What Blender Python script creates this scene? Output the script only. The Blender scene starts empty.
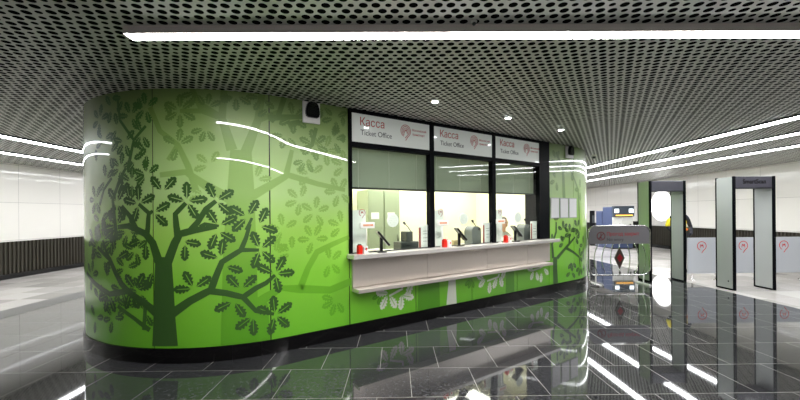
import bpy, bmesh, math, random
from mathutils import Vector, Matrix
random.seed(7)
S = bpy.context.scene
COL = S.collection
PI = math.pi

# ------------------------------------------------------------------ camera model (photograph geometry)
F = 374.0; EYE = 1.587; ROLL = 0.0085; YAW = math.radians(0.55)
def ray(px, py):
    x = px - 400; y = py - 213
    c, s = math.cos(ROLL), math.sin(ROLL)
    cx = (x * c - y * s) / F; cz = -(x * s + y * c) / F
    return Vector((cx * math.cos(YAW) + math.sin(YAW), math.cos(YAW) - cx * math.sin(YAW), cz))
def at_y(px, py, Y):
    r = ray(px, py); t = Y / r.y
    return Vector((r.x * t, Y, EYE + r.z * t))
def x_at(px, Y): return at_y(px, 213, Y).x

# ------------------------------------------------------------------ materials
MATS = {}
def mat(name, color=(0.8, 0.8, 0.8), rough=0.5, metal=0.0, coat=0.0, emit=None, estr=1.0, spec=0.5, coat_rough=0.03):
    if name in MATS: return MATS[name]
    m = bpy.data.materials.new(name); m.use_nodes = True
    b = m.node_tree.nodes['Principled BSDF']
    b.inputs['Base Color'].default_value = (*color, 1)
    b.inputs['Roughness'].default_value = rough
    b.inputs['Metallic'].default_value = metal
    b.inputs['Specular IOR Level'].default_value = spec
    b.inputs['Coat Weight'].default_value = coat
    b.inputs['Coat Roughness'].default_value = coat_rough
    if emit:
        b.inputs['Emission Color'].default_value = (*emit, 1)
        b.inputs['Emission Strength'].default_value = estr
    MATS[name] = m
    return m
def nt(m): return m.node_tree.nodes, m.node_tree.links, m.node_tree.nodes['Principled BSDF']
def srgb(r, g, b):
    f = lambda v: ((v / 255 + .055) / 1.055) ** 2.4 if v > 10 else v / 255 / 12.92
    return (f(r), f(g), f(b))
def noise_color(m, c1, c2, scale, detail=6, rough=.6, lo=.35, hi=.65):
    n, l, b = nt(m)
    tc = n.new('ShaderNodeTexCoord'); nz = n.new('ShaderNodeTexNoise')
    nz.inputs['Scale'].default_value = scale; nz.inputs['Detail'].default_value = detail; nz.inputs['Roughness'].default_value = rough
    rp = n.new('ShaderNodeValToRGB')
    rp.color_ramp.elements[0].position = lo; rp.color_ramp.elements[1].position = hi
    rp.color_ramp.elements[0].color = (*c1, 1); rp.color_ramp.elements[1].color = (*c2, 1)
    l.new(tc.outputs['Object'], nz.inputs['Vector']); l.new(nz.outputs['Fac'], rp.inputs['Fac'])
    l.new(rp.outputs['Color'], b.inputs['Base Color'])
    return tc, nz, rp

def math_node(n, l, op, a, b=None, c=None):
    k = n.new('ShaderNodeMath'); k.operation = op
    for i, v in enumerate((a, b, c)):
        if v is None: continue
        if isinstance(v, (int, float)): k.inputs[i].default_value = v
        else: l.new(v, k.inputs[i])
    return k.outputs[0]

# perforated metal ceiling sheet: staggered round holes, every third one small
def ceiling_material():
    m = mat('perforated_ceiling_metal', srgb(196, 197, 190), .45, .1)
    n, l, b = nt(m)
    tc = n.new('ShaderNodeTexCoord'); sp = n.new('ShaderNodeSeparateXYZ'); l.new(tc.outputs['Object'], sp.inputs[0])
    M = lambda *a: math_node(n, l, *a)
    PXX, PYY = .0815, .0706
    v = M('DIVIDE', sp.outputs['Y'], PYY); row = M('FLOOR', v)
    odd = M('FLOORED_MODULO', row, 2)
    u = M('ADD', M('DIVIDE', sp.outputs['X'], PXX), M('MULTIPLY', odd, .5)); ci = M('FLOOR', u)
    small = M('LESS_THAN', M('FLOORED_MODULO', M('ADD', ci, row), 3), .5)
    rad = M('SUBTRACT', .36, M('MULTIPLY', small, .10))
    du = M('SUBTRACT', M('SUBTRACT', u, ci), .5); dv = M('MULTIPLY', M('SUBTRACT', M('SUBTRACT', v, row), .5), PYY / PXX)
    d = M('SQRT', M('ADD', M('MULTIPLY', du, du), M('MULTIPLY', dv, dv)))
    hole = M('LESS_THAN', d, rad)
    # panel seams every 2.4 m
    dark = n.new('ShaderNodeBsdfDiffuse'); dark.inputs['Color'].default_value = (.006, .006, .006, 1)
    mix = n.new('ShaderNodeMixShader'); out = n['Material Output']
    l.new(hole, mix.inputs[0]); l.new(b.outputs[0], mix.inputs[1]); l.new(dark.outputs[0], mix.inputs[2])
    l.new(mix.outputs[0], out.inputs['Surface'])
    return m

def tile_material(name, c1, c2, joint, rough, nscale, bw=.602, rh=.602, ox=0., oy=0., mortar=.0035, spec=.5, offset=.5):
    m = mat(name, c1, rough, spec=spec)
    n, l, b = nt(m)
    tc, nz, rp = noise_color(m, c1, c2, nscale, 8, .7)
    mp = n.new('ShaderNodeMapping'); mp.inputs['Location'].default_value = (ox, oy, 0)
    br = n.new('ShaderNodeTexBrick'); br.offset = offset; br.squash = 1
    br.inputs['Scale'].default_value = 1; br.inputs['Brick Width'].default_value = bw; br.inputs['Row Height'].default_value = rh
    br.inputs['Mortar Size'].default_value = mortar; br.inputs['Mortar Smooth'].default_value = 0
    br.inputs['Color1'].default_value = (.75, .75, .75, 1); br.inputs['Color2'].default_value = (1.25, 1.25, 1.25, 1)
    l.new(tc.outputs['Object'], mp.inputs[0]); l.new(mp.outputs[0], br.inputs['Vector'])
    mul = n.new('ShaderNodeMix'); mul.data_type = 'RGBA'; mul.blend_type = 'MULTIPLY'; mul.inputs[0].default_value = 1
    l.new(rp.outputs['Color'], mul.inputs[6]); l.new(br.outputs['Color'], mul.inputs[7])
    mj = n.new('ShaderNodeMix'); mj.data_type = 'RGBA'
    l.new(br.outputs['Fac'], mj.inputs[0]); l.new(mul.outputs[2], mj.inputs[6]); mj.inputs[7].default_value = (*joint, 1)
    l.new(mj.outputs[2], b.inputs['Base Color'])
    rr = math_node(n, l, 'ADD', rough, math_node(n, l, 'MULTIPLY', br.outputs['Fac'], .4))
    l.new(rr, b.inputs['Roughness'])
    return m

def wall_material():
    m = mat('white_glossy_wall_panel', srgb(236, 232, 226), .28, coat=.6, coat_rough=.06)
    n, l, b = nt(m)
    tc = n.new('ShaderNodeTexCoord')
    sp = n.new('ShaderNodeSeparateXYZ'); l.new(tc.outputs['Object'], sp.inputs[0])
    cb = n.new('ShaderNodeCombineXYZ')
    l.new(math_node(n, l, 'ADD', sp.outputs['X'], sp.outputs['Y']), cb.inputs[0]); l.new(sp.outputs['Z'], cb.inputs[1])
    br = n.new('ShaderNodeTexBrick'); br.offset = 0
    br.inputs['Scale'].default_value = 1; br.inputs['Brick Width'].default_value = 1.2; br.inputs['Row Height'].default_value = .97
    br.inputs['Mortar Size'].default_value = .004; br.inputs['Mortar Smooth'].default_value = 0
    br.inputs['Color1'].default_value = (*srgb(238, 234, 228), 1); br.inputs['Color2'].default_value = (*srgb(232, 228, 222), 1)
    br.inputs['Mortar'].default_value = (*srgb(176, 172, 168), 1)
    l.new(cb.outputs[0], br.inputs['Vector']); l.new(br.outputs['Color'], b.inputs['Base Color'])
    nz = n.new('ShaderNodeTexNoise'); nz.inputs['Scale'].default_value = .9; nz.inputs['Detail'].default_value = 1
    bp = n.new('ShaderNodeBump'); bp.inputs['Strength'].default_value = .05; bp.inputs['Distance'].default_value = .1
    l.new(tc.outputs['Object'], nz.inputs['Vector']); l.new(nz.outputs['Fac'], bp.inputs['Height'])
    l.new(bp.outputs[0], b.inputs['Coat Normal'])
    return m

# printed glass: the artwork fades from pale lime to saturated green at the foot; colour darkens to olive towards the top
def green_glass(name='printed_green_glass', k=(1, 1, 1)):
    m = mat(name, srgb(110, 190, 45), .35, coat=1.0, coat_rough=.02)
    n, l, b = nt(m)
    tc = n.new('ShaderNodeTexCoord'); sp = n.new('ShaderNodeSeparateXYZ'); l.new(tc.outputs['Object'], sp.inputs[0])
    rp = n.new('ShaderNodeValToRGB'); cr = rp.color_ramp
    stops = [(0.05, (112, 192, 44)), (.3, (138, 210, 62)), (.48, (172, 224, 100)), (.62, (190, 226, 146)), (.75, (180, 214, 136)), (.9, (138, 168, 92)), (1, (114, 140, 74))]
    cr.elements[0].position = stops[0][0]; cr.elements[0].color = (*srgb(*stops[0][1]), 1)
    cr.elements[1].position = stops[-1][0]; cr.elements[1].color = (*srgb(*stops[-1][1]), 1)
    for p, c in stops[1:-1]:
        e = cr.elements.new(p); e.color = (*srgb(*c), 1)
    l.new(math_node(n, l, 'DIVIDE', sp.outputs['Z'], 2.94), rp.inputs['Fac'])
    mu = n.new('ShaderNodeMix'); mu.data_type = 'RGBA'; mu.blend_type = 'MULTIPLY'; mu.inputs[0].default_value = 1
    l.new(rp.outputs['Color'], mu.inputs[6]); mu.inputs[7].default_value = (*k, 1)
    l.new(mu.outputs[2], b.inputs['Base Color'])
    return m

def pane_glass(name, tint=(.93, .96, .93), ior=1.5, rough=0.0):
    m = bpy.data.materials.new(name); m.use_nodes = True
    n, l = m.node_tree.nodes, m.node_tree.links
    n.remove(n['Principled BSDF'])
    tr = n.new('ShaderNodeBsdfTransparent'); tr.inputs[0].default_value = (*tint, 1)
    gl = n.new('ShaderNodeBsdfGlossy'); gl.inputs['Roughness'].default_value = rough
    fr = n.new('ShaderNodeFresnel'); fr.inputs[0].default_value = ior
    mx = n.new('ShaderNodeMixShader'); ge = n.new('ShaderNodeNewGeometry')
    fac = math_node(n, l, 'MULTIPLY', fr.outputs[0], math_node(n, l, 'SUBTRACT', 1, ge.outputs['Backfacing']))
    l.new(fac, mx.inputs[0]); l.new(tr.outputs[0], mx.inputs[1]); l.new(gl.outputs[0], mx.inputs[2])
    l.new(mx.outputs[0], n['Material Output'].inputs['Surface'])
    return m

def brushed(name, c=(.62, .59, .56), rough=.32, axis_scale=(2, 60, 60)):
    m = mat(name, c, rough, 1.0)
    n, l, b = nt(m)
    tc = n.new('ShaderNodeTexCoord'); mp = n.new('ShaderNodeMapping'); mp.inputs['Scale'].default_value = axis_scale
    nz = n.new('ShaderNodeTexNoise'); nz.inputs['Scale'].default_value = 4; nz.inputs['Detail'].default_value = 4
    l.new(tc.outputs['Object'], mp.inputs[0]); l.new(mp.outputs[0], nz.inputs['Vector'])
    l.new(math_node(n, l, 'ADD', rough - .08, math_node(n, l, 'MULTIPLY', nz.outputs['Fac'], .18)), b.inputs['Roughness'])
    return m

M_ceil = ceiling_material()
M_dark = tile_material('dark_polished_granite', srgb(26, 27, 29), srgb(70, 70, 73), srgb(140, 138, 132), .035, 26, ox=.482, oy=-.21, mortar=.0028, spec=.62)
M_light = tile_material('light_granite', srgb(180, 175, 170), srgb(206, 201, 196), srgb(170, 165, 160), .18, 60, bw=.6, rh=.6, mortar=.003, offset=0.)
M_strip = mat('grey_mesh_strip', srgb(96, 94, 92), .5)
M_wall = wall_material()
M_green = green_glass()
M_dado = mat('bronze_fin', srgb(84, 80, 72), .35, .6)
M_black = mat('black_satin', srgb(20, 20, 22), .3)
M_blackgloss = mat('black_gloss', srgb(12, 12, 14), .12)
M_granite_black = mat('black_granite', srgb(16, 15, 16), .12)
M_frame = mat('dark_aluminium', (.003, .0035, .005), .45, spec=.06)
M_sign = mat('white_sign_glass', srgb(222, 226, 220), .3, coat=1.0, coat_rough=.02, emit=srgb(225, 232, 224), estr=.04)
M_red = mat('red_print', srgb(176, 36, 30), .4)
M_ink = mat('dark_print', srgb(52, 56, 60), .4)
M_steel = brushed('brushed_steel', srgb(226, 217, 209), .34)
M_steel.node_tree.nodes['Principled BSDF'].inputs['Metallic'].default_value = .65
M_top = mat('pale_counter_steel', srgb(214, 210, 206), .25, .35)
M_chrome = mat('chrome', srgb(210, 208, 206), .12, 1.0)
M_cream = mat('cream_wall', srgb(246, 242, 214), .6)
M_white = mat('white_plastic', srgb(235, 234, 230), .4)
M_paper = mat('white_paper', srgb(250, 250, 250), .5)
M_grey = mat('grey_plastic', srgb(98, 102, 104), .45)
M_dgrey = mat('dark_grey_plastic', srgb(56, 60, 60), .4)
M_redp = mat('red_plastic', srgb(214, 40, 26), .35)
M_orange = mat('orange_print', srgb(214, 120, 30), .5)
M_gate = mat('light_grey_gate_laminate', srgb(184, 187, 185), .28, coat=.7, coat_rough=.08)
M_gatehead = mat('slate_gate_header', srgb(58, 57, 66), .4)
M_housing = mat('grey_lamp_housing', srgb(226, 218, 212), .5)
M_blind = mat('grey_green_blind_slat', srgb(176, 184, 168), .5)
M_locker = mat('sage_green_laminate', srgb(152, 162, 136), .5)
M_desk = mat('pale_desk_laminate', srgb(222, 220, 208), .4)
M_barrier = mat('grey_barrier_acrylic', srgb(196, 200, 206), .2, coat=.6)
M_blue = mat('blue_kiosk_paint', srgb(74, 86, 122), .4)
M_navy = mat('dark_slate_kiosk_fascia', srgb(62, 72, 84), .4)
M_yellow = mat('hi_vis_yellow', srgb(236, 214, 40), .7)
M_orangev = mat('hi_vis_orange', srgb(232, 120, 30), .7)
M_skin = mat('skin', srgb(208, 160, 132), .55)
M_hair = mat('brown_hair', srgb(84, 64, 50), .6)
M_navycloth = mat('dark_navy_cloth', srgb(34, 36, 46), .8)
M_blouse = mat('white_blouse_cloth', srgb(226, 222, 220), .8)
M_tape = mat('beige_cardboard', srgb(190, 172, 130), .7)
M_glass = pane_glass('window_glass')
def lamp_mat(name, strength, c=(1, .985, .97)):
    m = bpy.data.materials.new(name); m.use_nodes = True
    n, l = m.node_tree.nodes, m.node_tree.links
    n.remove(n['Principled BSDF']); e = n.new('ShaderNodeEmission'); e.inputs[0].default_value = (*c, 1); e.inputs[1].default_value = strength
    l.new(e.outputs[0], n['Material Output'].inputs['Surface']); return m
M_lamp = lamp_mat('lit_lamp_diffuser', 27)
M_lampb = lamp_mat('lit_lamp_diffuser_cool', 11, (.96, .98, 1))
M_spot = lamp_mat('lit_downlight_lens', 60, (.95, .97, 1))
M_office = lamp_mat('lit_office_panel', 5, (1, .98, .9))
M_roundlit = lamp_mat('lit_round_light', 1.9, (1, .99, .97))
M_screen = lamp_mat('lit_kiosk_screen', 1.3, (.85, .95, 1))
# print colours
P_dark = mat('print_dark_green', srgb(58, 98, 40), .4, coat=1, coat_rough=.02)
P_mid = mat('print_mid_green', srgb(66, 112, 42), .4, coat=1, coat_rough=.02)
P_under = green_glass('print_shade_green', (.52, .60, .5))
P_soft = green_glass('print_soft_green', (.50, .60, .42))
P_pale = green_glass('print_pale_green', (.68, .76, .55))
P_white = mat('print_white', srgb(226, 232, 214), .4, coat=1, coat_rough=.02)

# ------------------------------------------------------------------ mesh helpers
def link(name, bm, m, parent=None, smooth=False, mats=None, keep=False):
    me = bpy.data.meshes.new(name)
    if not keep: bmesh.ops.recalc_face_normals(bm, faces=bm.faces)
    bm.to_mesh(me); bm.free()
    for k in (mats or [m]): me.materials.append(k)
    if smooth:
        for p in me.polygons: p.use_smooth = True
    o = bpy.data.objects.new(name, me); COL.objects.link(o)
    if parent: o.parent = parent
    return o
def box(bm, x0, x1, y0, y1, z0, z1, bev=0.0, mi=0, mtx=None):
    vs = [bm.verts.new((x, y, z)) for x in (x0, x1) for y in (y0, y1) for z in (z0, z1)]
    idx = [(0, 1, 3, 2), (4, 6, 7, 5), (0, 4, 5, 1), (2, 3, 7, 6), (0, 2, 6, 4), (1, 5, 7, 3)]
    fs = [bm.faces.new([vs[i] for i in f]) for f in idx]
    for f in fs: f.material_index = mi
    if bev:
        es = list({e for f in fs for e in f.edges})
        r = bmesh.ops.bevel(bm, geom=es, offset=bev, segments=2, profile=.5, affect='EDGES')
        vs = list({v for v in r['verts']} | {v for v in vs if v.is_valid})
        for f in r['faces']: f.material_index = mi
    if mtx is not None:
        bmesh.ops.transform(bm, matrix=mtx, verts=[v for v in vs if v.is_valid])
    return vs
def mbox(name, m, parent, *a, **k):
    bm = bmesh.new(); box(bm, *a, **k); return link(name, bm, m, parent)
def cyl(bm, p0, p1, r0, r1=None, seg=16, cap=True, mi=0):
    r1 = r0 if r1 is None else r1
    p0, p1 = Vector(p0), Vector(p1); d = (p1 - p0).normalized()
    a = d.orthogonal().normalized(); b = d.cross(a)
    A = []; B = []
    for i in range(seg):
        t = 2 * PI * i / seg; w = a * math.cos(t) + b * math.sin(t)
        A.append(bm.verts.new(p0 + w * r0)); B.append(bm.verts.new(p1 + w * r1))
    for i in range(seg):
        f = bm.faces.new((A[i], A[(i + 1) % seg], B[(i + 1) % seg], B[i])); f.smooth = True; f.material_index = mi
    if cap:
        bm.faces.new(A[::-1]).material_index = mi; bm.faces.new(B).material_index = mi
def tube(bm, pts, r, seg=10, closed=False):
    pts = [Vector(p) for p in pts]; n = len(pts); rings = []
    prev = None
    for i, p in enumerate(pts):
        if closed: d = (pts[(i + 1) % n] - pts[i - 1]).normalized()
        else: d = (pts[min(i + 1, n - 1)] - pts[max(i - 1, 0)]).normalized()
        a = (prev - d * prev.dot(d)).normalized() if prev is not None else d.orthogonal().normalized()
        prev = a; b = d.cross(a)
        rings.append([bm.verts.new(p + (a * math.cos(2 * PI * k / seg) + b * math.sin(2 * PI * k / seg)) * r) for k in range(seg)])
    for i in range(n if closed else n - 1):
        A, B = rings[i], rings[(i + 1) % n]
        for k in range(seg):
            bm.faces.new((A[k], A[(k + 1) % seg], B[(k + 1) % seg], B[k])).smooth = True
    if not closed:
        bm.faces.new(rings[0][::-1]); bm.faces.new(rings[-1])
def lathe(bm, prof, seg=24, org=(0, 0, 0), mi=0):
    org = Vector(org); rows = []
    for r, z in prof:
        rows.append([bm.verts.new(org + Vector((r * math.cos(2 * PI * k / seg), r * math.sin(2 * PI * k / seg), z))) for k in range(seg)])
    for A, B in zip(rows, rows[1:]):
        for k in range(seg):
            f = bm.faces.new((A[k], A[(k + 1) % seg], B[(k + 1) % seg], B[k])); f.smooth = True; f.material_index = mi
    bm.faces.new(rows[0][::-1]).material_index = mi; bm.faces.new(rows[-1]).material_index = mi
def prism(bm, pts, y0, y1, mi=0):
    """extrude an x-z outline along y"""
    A = [bm.verts.new((x, y0, z)) for x, z in pts]; B = [bm.verts.new((x, y1, z)) for x, z in pts]
    n = len(pts)
    bm.faces.new(A).material_index = mi; bm.faces.new(B[::-1]).material_index = mi
    for i in range(n): bm.faces.new((A[i], B[i], B[(i + 1) % n], A[(i + 1) % n])).material_index = mi
def rrect(x0, x1, z0, z1, r, seg=6, corners=(1, 1, 1, 1)):
    out = []
    for (cx, cz, a0, on) in ((x1 - r, z1 - r, 0, corners[0]), (x0 + r, z1 - r, 90, corners[1]), (x0 + r, z0 + r, 180, corners[2]), (x1 - r, z0 + r, 270, corners[3])):
        if on:
            for k in range(seg + 1):
                a = math.radians(a0 + 90 * k / seg); out.append((cx + r * math.cos(a), cz + r * math.sin(a)))
        else:
            out.append((x1 if a0 in (0, 270) else x0, z1 if a0 in (0, 90) else z0))
    return out
def thing(name, label, cat, loc=(0, 0, 0), rotz=0., group=None):
    o = bpy.data.objects.new(name, None); COL.objects.link(o); o.empty_display_size = .1
    o.location = loc; o.rotation_euler = (0, 0, rotz); o['label'] = label; o['category'] = cat
    if group: o['group'] = group
    return o
def tag(o, label, cat, group=None):
    o['label'] = label; o['category'] = cat
    if group: o['group'] = group
    return o
def dup(root, loc, rotz, label, group=None):
    r = root.copy(); COL.objects.link(r); r.location = loc; r.rotation_euler = (0, 0, rotz); r['label'] = label
    if group: r['group'] = group
    for ch in list(root.children):
        c = ch.copy(); COL.objects.link(c); c.parent = r
        for g in list(ch.children):
            d = g.copy(); COL.objects.link(d); d.parent = c
    return r
def struct(name, bm, m, mats=None):
    o = link(name, bm, m, mats=mats); o['kind'] = 'structure'; return o
def text(name, body, size, m, parent, mtx, width=None, bold=0.):
    c = bpy.data.curves.new(name, 'FONT'); c.body = body; c.size = size; c.extrude = .0008; c.offset = bold
    t = bpy.data.objects.new(name, c); COL.objects.link(t)
    bpy.context.view_layer.update()
    me = bpy.data.meshes.new_from_object(t.evaluated_get(bpy.context.evaluated_depsgraph_get()))
    bpy.data.objects.remove(t); bpy.data.curves.remove(c)
    if width:
        xs = [v.co.x for v in me.vertices]; k = width / (max(xs) - min(xs)); x0 = min(xs)
        for v in me.vertices: v.co.x = (v.co.x - x0) * k
    me.transform(mtx); me.materials.clear(); me.materials.append(m); me.name = name
    o = bpy.data.objects.new(name, me); COL.objects.link(o); o.parent = parent
    return o
def face_mtx(x, y, z):          # text plane facing -y
    return Matrix.Translation((x, y, z)) @ Matrix.Rotation(PI / 2, 4, 'X')
def band(bm, pts, w, y, t=.0012):   # flat stroke in the x-z plane facing -y, thickness t
    for (x0, z0), (x1, z1) in zip(pts, pts[1:]):
        d = Vector((x1 - x0, z1 - z0)); L = d.length
        if L < 1e-6: continue
        d /= L; nx, nz = -d.y * w / 2, d.x * w / 2
        e = d * w * .15
        q = [(x0 - e.x + nx, z0 - e.y + nz), (x0 - e.x - nx, z0 - e.y - nz), (x1 + e.x - nx, z1 + e.y - nz), (x1 + e.x + nx, z1 + e.y + nz)]
        prism(bm, q, y - t, y)
def arc(cx, cz, r, a0, a1, n=22):
    return [(cx + r * math.cos(math.radians(a0 + (a1 - a0) * i / n)), cz + r * math.sin(math.radians(a0 + (a1 - a0) * i / n))) for i in range(n + 1)]
def emblem(bm, cx, cz, R, y, w=.10, rings=2):
    """map-pin of concentric red arcs around an M, its tail swinging down to the left"""
    for k, r in enumerate((1.0, .74)[:rings]):
        pts = arc(cx, cz, r * R, -32, 245)
        tail = [(cx + R * (.62 * r * 1.25 - .02), cz - R * .62 * r), (cx + R * (.42 * r), cz - R * (.95 * r + .02)), (cx + R * (-.02 - (1 - r) * .3), cz - R * (1.18 + (r - .74) * 1.5))]
        band(bm, tail[::-1] + pts, w * R, y)
    if rings > 1: band(bm, arc(cx, cz, .48 * R, -60, 240), w * R * .9, y)
    q = (.26 if rings > 1 else .36) * R
    band(bm, [(cx - q, cz - q), (cx - q * .6, cz + q), (cx, cz - q * .2), (cx + q * .6, cz + q), (cx + q, cz - q)], w * R * .9, y)

# ------------------------------------------------------------------ the setting
XL, XR, YB, YF, ZC = -9.85, 11.3, -6.0, 27.0, 2.94
DX0, DX1 = -6.15, 6.43
bm = bmesh.new(); box(bm, DX0, DX1, YB, YF, -.12, 0); struct('floor', bm, M_dark)
bm = bmesh.new(); box(bm, XL, DX0 - .5, YB, YF, -.12, 0); struct('floor_left', bm, M_light)
bm = bmesh.new(); box(bm, DX1, XR, YB, YF, -.12, 0); struct('floor_right', bm, M_light)
bm = bmesh.new(); box(bm, DX0 - .5, DX0, YB, YF, -.12, -.0)
struct('trim_1', bm, M_strip)
bm = bmesh.new(); box(bm, XL - .2, XR + .2, YB, YF, ZC, ZC + .1); struct('ceiling', bm, M_ceil)
bm = bmesh.new(); box(bm, XL - .2, XL, YB, YF, 0, ZC); struct('wall_left', bm, M_wall)
bm = bmesh.new(); box(bm, XR, XR + .2, YB, YF, 0, ZC); struct('wall_right', bm, M_wall)
bm = bmesh.new(); box(bm, XL, XR, YF, YF + .2, 0, ZC); struct('wall_far', bm, M_wall)
bm = bmesh.new(); box(bm, XL, XR, YB - .2, YB, 0, ZC); struct('wall_behind', bm, M_wall)
def dado(name, x, sgn):
    bm = bmesh.new(); y = YB
    while y < YF - .1:
        x1 = x + sgn * .012
        # angled fin section
        a = [(x, y), (x + sgn * .05, y + .012), (x + sgn * .05, y + .045), (x, y + .075)]
        A = [bm.verts.new((p, q, .13)) for p, q in a]; B = [bm.verts.new((p, q, .94)) for p, q in a]
        for i in range(3): bm.faces.new((A[i], A[i + 1], B[i + 1], B[i]))
        bm.faces.new(B); bm.faces.new(A[::-1])
        y += .105
    box(bm, min(x, x + sgn * .012), max(x, x + sgn * .012), YB, YF, .13, .94)
    return struct(name, bm, M_dado)
dado('trim_2', XL, 1); dado('trim_3', XR, -1)
bm = bmesh.new(); box(bm, XL, XL + .06, YB, YF, 0, .13); struct('baseboard_left', bm, M_blackgloss)
bm = bmesh.new(); box(bm, XR - .06, XR, YB, YF, 0, .13); struct('baseboard_right', bm, M_blackgloss)

# ------------------------------------------------------------------ lamps
def linear_lamp(name, label, x0, x1, y0, y1, drop, m, rim, group=None):
    cx, cy = (x0 + x1) / 2, (y0 + y1) / 2
    t = thing(name, label, 'lamp', (cx, cy, ZC), 0, group)
    bm = bmesh.new(); box(bm, x0 - cx, x1 - cx, y0 - cy, y1 - cy, -drop, 0); link('housing', bm, rim, t)
    bm = bmesh.new(); box(bm, x0 - cx + .008, x1 - cx - .008, y0 - cy + .008, y1 - cy - .008, -drop - .004, -drop); link('diffuser', bm, m, t)
    return t
linear_lamp('linear_ceiling_lamp', 'long white linear lamp in a grey housing crossing the ceiling in front of the booth', -1.94, 3.6, 2.685, 2.795, .055, M_lamp, M_housing, 'linear ceiling lamps')
linear_lamp('linear_ceiling_lamp', 'linear lamp in a grey housing on the ceiling behind the camera', -1.94, 4.9, -1.0, -.88, .055, M_lamp, M_housing, 'linear ceiling lamps')
for i, (x, lab) in enumerate(((-6.52, 'inner of the two long lamps above the left corridor'), (-8.18, 'outer of the two long lamps above the left corridor, nearest the white wall'),
                              (5.78, 'innermost of the three long lamps above the security gates'), (7.0, 'middle of the three long lamps above the security gates'),
                              (8.35, 'outermost of the three long lamps above the security gates, nearest the right wall'))):
    linear_lamp('linear_ceiling_lamp', lab, x - .09, x + .09, 3.6 if x < 0 else 4.4, 25.0, .03, M_lampb, M_black, 'linear ceiling lamps')

# ------------------------------------------------------------------ the booth (stadium plan)
U = Vector((.82475, .5655, 0)); NRM = Vector((.5655, -.82475, 0)); T0 = Vector((-1.2578, 4.3738, 0))
ANG = math.atan2(U.y, U.x); RB = 2.01; LB = 6.015
def fw(s, off=0., z=0.): return T0 + U * s + NRM * off + Vector((0, 0, z))     # world point on the facade
def wrap(s, z, off=0.):
    """booth-local point of the skin at arc length s (local x along the facade, -y outwards)"""
    r = RB + off
    if s < 0:
        a = -s / RB; return Vector((-r * math.sin(a), RB - r * math.cos(a), z))
    if s > LB:
        a = (s - LB) / RB; return Vector((LB + r * math.sin(a), RB - r * math.cos(a), z))
    return Vector((s, -off, z))
def px_skin(px, py):
    d = ray(px, py); E = Vector((0, 0, 0)) - T0
    loc = lambda v: Vector((v.dot(U), -v.dot(NRM), v.z))
    o = loc(E); r = loc(d)
    best = None
    if r.y > 1e-6:
        t = -o.y / r.y; s = o.x + r.x * t
        if 0 <= s <= LB: best = (t, s)
    for cx, sg in ((0, -1), (LB, 1)):
        ox, oy = o.x - cx, o.y - RB
        a = r.x ** 2 + r.y ** 2; b = ox * r.x + oy * r.y; c = ox * ox + oy * oy - RB * RB
        D = b * b - a * c
        if D >= 0:
            t = (-b - math.sqrt(D)) / a; x, y = ox + r.x * t, oy + r.y * t
            if t > 0 and x * sg >= 0 and (best is None or t < best[0]):
                an = math.atan2(abs(x), -y); best = (t, sg * an * RB if sg < 0 else LB + an * RB)
    if best is None: return None
    return best[1], EYE + r.z * best[0], best[0] / F     # s, z, metres per pixel

booth = thing('ticket_booth', 'green ticket booth with rounded ends printed with oak trees', 'booth', tuple(T0), ANG)
def skin_strip(bm, s0, s1, z0, z1, off0, off1, step=.06):
    n = max(1, int(math.ceil((s1 - s0) / step)))
    if s0 >= 0 and s1 <= LB: n = 1
    rows = []; skin = []
    for i in range(n + 1):
        s = s0 + (s1 - s0) * i / n
        rows.append([bm.verts.new(wrap(s, z, o)) for z, o in ((z0, off1), (z1, off1), (z1, off0), (z0, off0))])
        skin.append([bm.verts.new(wrap(s, z, off1)) for z in (z0, z1)])      # own vertices: the face keeps its true normals
    for A, B in zip(rows, rows[1:]):
        for k in (1, 2, 3): bm.faces.new((A[k], A[(k + 1) % 4], B[(k + 1) % 4], B[k]))
    bm.faces.new(rows[0][::-1]); bm.faces.new(rows[-1])
    bm.normal_update()
    for A, B in zip(skin, skin[1:]):
        f = bm.faces.new((A[0], B[0], B[1], A[1])); f.smooth = True
S153 = px_skin(153, 220)[0]
joints = [-6.31, -5.2, -4.0, -2.7, S153, -.21, .785]
joints = sorted(j for j in joints)
G = .0065
for a, b_ in zip(joints, joints[1:]):
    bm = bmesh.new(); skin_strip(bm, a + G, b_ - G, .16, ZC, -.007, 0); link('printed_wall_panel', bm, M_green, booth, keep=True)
for a, b_ in zip([.785, 1.857, 3.003, 4.15], [1.857, 3.003, 4.15, 5.13]):
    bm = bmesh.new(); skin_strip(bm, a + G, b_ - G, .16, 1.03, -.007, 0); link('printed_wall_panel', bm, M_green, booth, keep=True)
for a, b_ in zip([5.13, 6.015, 7.2, 8.5, 9.9, 11.1], [6.015, 7.2, 8.5, 9.9, 11.1, 12.32]):
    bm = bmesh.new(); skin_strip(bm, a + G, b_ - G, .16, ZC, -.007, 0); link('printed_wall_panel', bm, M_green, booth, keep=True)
for k in range(5):
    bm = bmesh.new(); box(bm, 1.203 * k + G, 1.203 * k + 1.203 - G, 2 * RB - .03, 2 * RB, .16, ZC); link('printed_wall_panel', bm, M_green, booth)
# dark carcass behind the panel joints
bm = bmesh.new()
for s0, s1, z1 in ((-6.31, .785, ZC), (.785, 5.13, 1.0), (5.13, 12.32, ZC)): skin_strip(bm, s0, s1, .0, z1, -.06, -.010)
link('carcass', bm, M_black, booth, keep=True)
# black granite plinth, one stone per length
ps = [-6.31]
while ps[-1] < 12.3: ps.append(min(12.32, ps[-1] + (.30 if ps[-1] < -.3 or ps[-1] > 6 else 1.15)))
bm = bmesh.new()
for a, b_ in zip(ps, ps[1:]): skin_strip(bm, a + .002, b_ - .002, 0, .156, -.03, .012)
link('plinth', bm, M_granite_black, booth, keep=True)
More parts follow.
